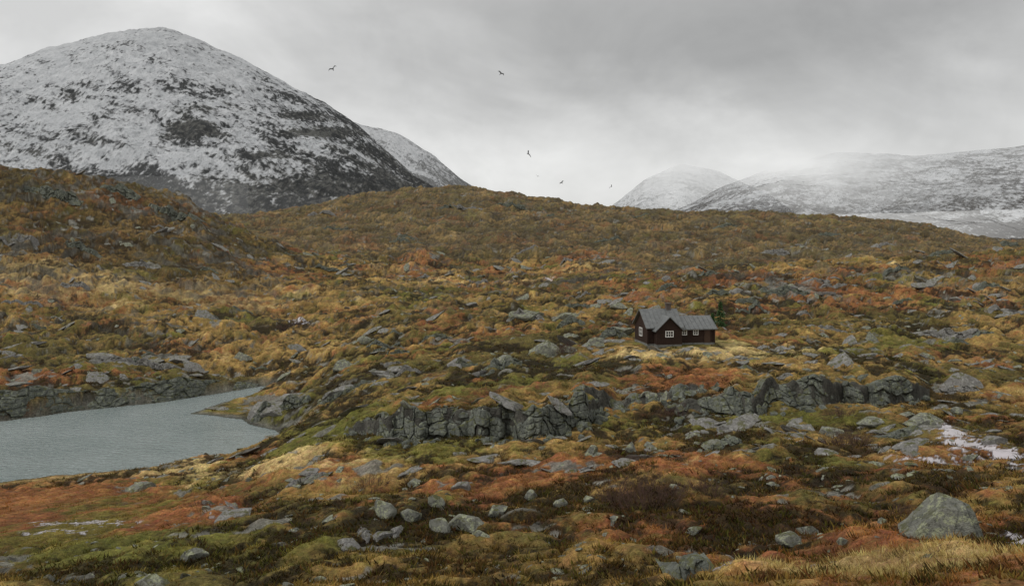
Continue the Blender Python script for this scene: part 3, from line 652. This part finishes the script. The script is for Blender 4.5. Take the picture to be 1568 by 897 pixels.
boxes('door_step',[(6.1,6.95,-.35,.1,-.3,.12)],stone)
boxes('chimney',[(2.7,3.2,1.9,2.35,2.8,4.1),(2.64,3.26,1.84,2.41,4.101,4.2)],simple('chimney_stone',(.07,.055,.05),.9,(.15,.12,.10),8))
boxes('corner_boards',[(-.12,.02,-.13,.0-.036,FD,1.85),(7.22,7.36,.04,.16,FD,1.6)],wood)
cab.location=((992-CX)/F*85.5,85.5,zc-.05); cab.rotation_euler=(0,0,math.radians(9)); cab.scale=(1.03,1.03,1.04)

# ---------------------------------------------------------------- spruce
def spruce(px,py,hpx,seed):
    x,y,z=hit(px,py); H=hpx*y/F; r=np.random.default_rng(seed)
    e=bpy.data.objects.new('spruce_tree',None); scene.collection.objects.link(e); e.location=(x,y,z-.1)
    n=8; V=[];Fc=[]
    for k in range(7):
        rr=.07*(1-k/6.6)+.004
        for q in range(n): V.append((rr*math.cos(q*6.283/n)+.01*math.sin(k),rr*math.sin(q*6.283/n),H*k/6))
    for k in range(6):
        for q in range(n): Fc.append([k*n+q,k*n+(q+1)%n,(k+1)*n+(q+1)%n,(k+1)*n+q])
    bk=simple('spruce_bark',(.05,.035,.025),.9,(.09,.07,.05))
    mesh_np('trunk',np.array(V),np.array(Fc),bk,True,parent=e)
    V=[];C=[]
    gl=np.array([.05,.085,.035])
    for i in range(200):
        t=r.uniform(.03,.98); L=H*.27*(1-t)**.85*r.uniform(.6,1.15)+.05; an=r.uniform(0,6.28)
        for s in range(30):
            u=r.random()**.7; c=np.array([math.cos(an)*L*u,math.sin(an)*L*u,H*t-L*u*.35+r.normal(0,.02)])
            dr=r.normal(size=3)*np.array([1,1,.7])+np.array([math.cos(an),math.sin(an),-.2]); dr/=np.linalg.norm(dr)
            sd=np.cross(dr,r.normal(size=3)); sd/=np.linalg.norm(sd)
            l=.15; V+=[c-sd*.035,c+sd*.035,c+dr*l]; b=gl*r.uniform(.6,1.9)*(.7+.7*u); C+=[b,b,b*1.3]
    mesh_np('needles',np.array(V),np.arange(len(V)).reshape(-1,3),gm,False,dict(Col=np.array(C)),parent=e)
spruce(1102,500,40,3); spruce(1090,497,18,4)

# ---------------------------------------------------------------- birds
bm_=simple('dark_feathers',(.02,.02,.022),.8,(.05,.05,.05))
def bird(px,py,span_px,d,yaw,bank_,flap):
    S=span_px*d/F*1.5
    V=[];Fc=[]
    n=8; ring=[(-.24,.008),(-.19,.025),(-.12,.038),(0,.055),(.1,.05),(.16,.03),(.2,.036),(.235,.02),(.27,.003)]
    for yy,rr in ring:
        for q in range(n): V.append((rr*math.cos(q*.7854),yy,rr*.85*math.sin(q*.7854)))
    for k in range(len(ring)-1):
        for q in range(n): Fc.append([k*n+q,k*n+(q+1)%n,(k+1)*n+(q+1)%n,(k+1)*n+q])
    for sg in (-1,1):
        o=len(V); prof=[(.03,.11,-.08,0),(.18,.14,-.06,.10*flap),(.32,.10,-.08,.15*flap),(.42,.01,-.10,.13*flap),(.5,-.09,-.12,.08*flap)]
        for a,b,c,h in prof: V+= [(sg*a,b,h),(sg*a,(b+c)/2,h+.012),(sg*a,c,h)]
        for k in range(4):
            for q in range(2): Fc.append([o+k*3+q,o+k*3+q+1,o+k*3+q+4,o+k*3+q+3])
    o=len(V); V+=[(-.02,-.2,0),(.02,-.2,0),(.07,-.34,0),(0,-.31,.005),(-.07,-.34,0)]; Fc+=[[o,o+1,o+2,o+3],[o,o+3,o+4]]
    me=bpy.data.meshes.new('flying_bird'); me.from_pydata(V,[],Fc); me.materials.append(bm_)
    for p in me.polygons: p.use_smooth=True
    ob=bpy.data.objects.new('flying_bird',me); scene.collection.objects.link(ob)
    ob.location=((px-CX)/F*d,d,(HZ-py)/F*d); ob.scale=(S,S,S); ob.rotation_euler=(math.radians(25),math.radians(bank_),math.radians(yaw))
bird(510,106,10,60,200,35,1.3); bird(767,113,8,70,200,-30,1.2); bird(809,236,9,75,60,50,1.0)
bird(823,270,4,120,20,20,1.2); bird(860,280,6,110,140,30,1.2); bird(936,286,6,110,-60,-40,1.1)

# ---------------------------------------------------------------- world
w=bpy.data.worlds.new("World"); scene.world=w; w.use_nodes=True; t=w.node_tree; t.nodes.clear()
class WN(NT):
    def __init__(s,t): s.t=t
wn=WN(t); out=wn.n('ShaderNodeOutputWorld')
EL,AZ=math.radians(48),math.radians(-62)
sky=wn.n('ShaderNodeTexSky',sky_type='NISHITA',sun_disc=False,sun_elevation=EL,sun_rotation=math.radians(180+62))
g=wn.n('ShaderNodeTexCoord').outputs['Generated']; sp=wn.n('ShaderNodeSeparateXYZ',{0:g})
n1=wn.noise(wn.scaled(g,(1,1,2.0)),2.4,5,.58,.5); n2=wn.noise(wn.scaled(g,(1,1,1.5)),4.5,5,.6,.3)
zz=wn.math('ADD',sp.outputs[2],wn.math('MULTIPLY',wn.math('SUBTRACT',n1,.5),.22))
cr=wn.n('ShaderNodeValToRGB',{0:zz}); e=cr.color_ramp
def stop(p,v):
    el=e.elements.new(p); el.color=(v*1.0,v*1.0,v*.985,1)
e.elements[0].position=0.0; e.elements[0].color=(.74,.74,.73,1); e.elements[1].position=1; e.elements[1].color=(.95,.95,.95,1)
stop(.08,.77); stop(.12,.66); stop(.17,.49); stop(.22,.40); stop(.32,.42); stop(.5,.7)
left=wn.rng(wn.math('ADD',sp.outputs[0],wn.math('MULTIPLY',wn.math('SUBTRACT',n1,.5),.5)),.05,-.35)
c=wn.mix(wn.math('MULTIPLY',left,.82),cr.outputs[0],(.85,.85,.84))
rt=wn.rng(sp.outputs[0],.35,.6); c=wn.mix(wn.math('MULTIPLY',rt,.45),c,(.60,.60,.595))
kk=wn.rng(n2,.3,.7,.86,1.14); c=wn.mix(1.0,c,wn.n('ShaderNodeCombineXYZ',{0:kk,1:kk,2:kk}).outputs[0],'MULTIPLY')
bb1=wn.n('ShaderNodeBackground',{0:sky.outputs[0],1:.1}); bb2=wn.n('ShaderNodeBackground',{0:c,1:1.0})
mx=wn.n('ShaderNodeMixShader',{0:.96,1:bb1.outputs[0],2:bb2.outputs[0]}); t.links.new(mx.outputs[0],out.inputs[0])
sl=bpy.data.lights.new('sun','SUN'); sl.energy=1.2; sl.angle=math.radians(16); sl.color=(1,.97,.93)
so=bpy.data.objects.new('sun',sl); scene.collection.objects.link(so); so.rotation_euler=(math.radians(90)-EL,0,AZ)
cam=bpy.data.cameras.new('camera'); co=bpy.data.objects.new('camera',cam); scene.collection.objects.link(co)
cam.sensor_width=36; cam.lens=36*F/1568; cam.clip_end=12000; cam.clip_start=.1; cam.shift_y=-(448.5-HZ)/1568
co.location=(0,0,0); co.rotation_euler=(math.radians(90),0,0); scene.camera=co
scene.view_settings.view_transform='Standard'; scene.view_settings.look='None'; scene.view_settings.exposure=0
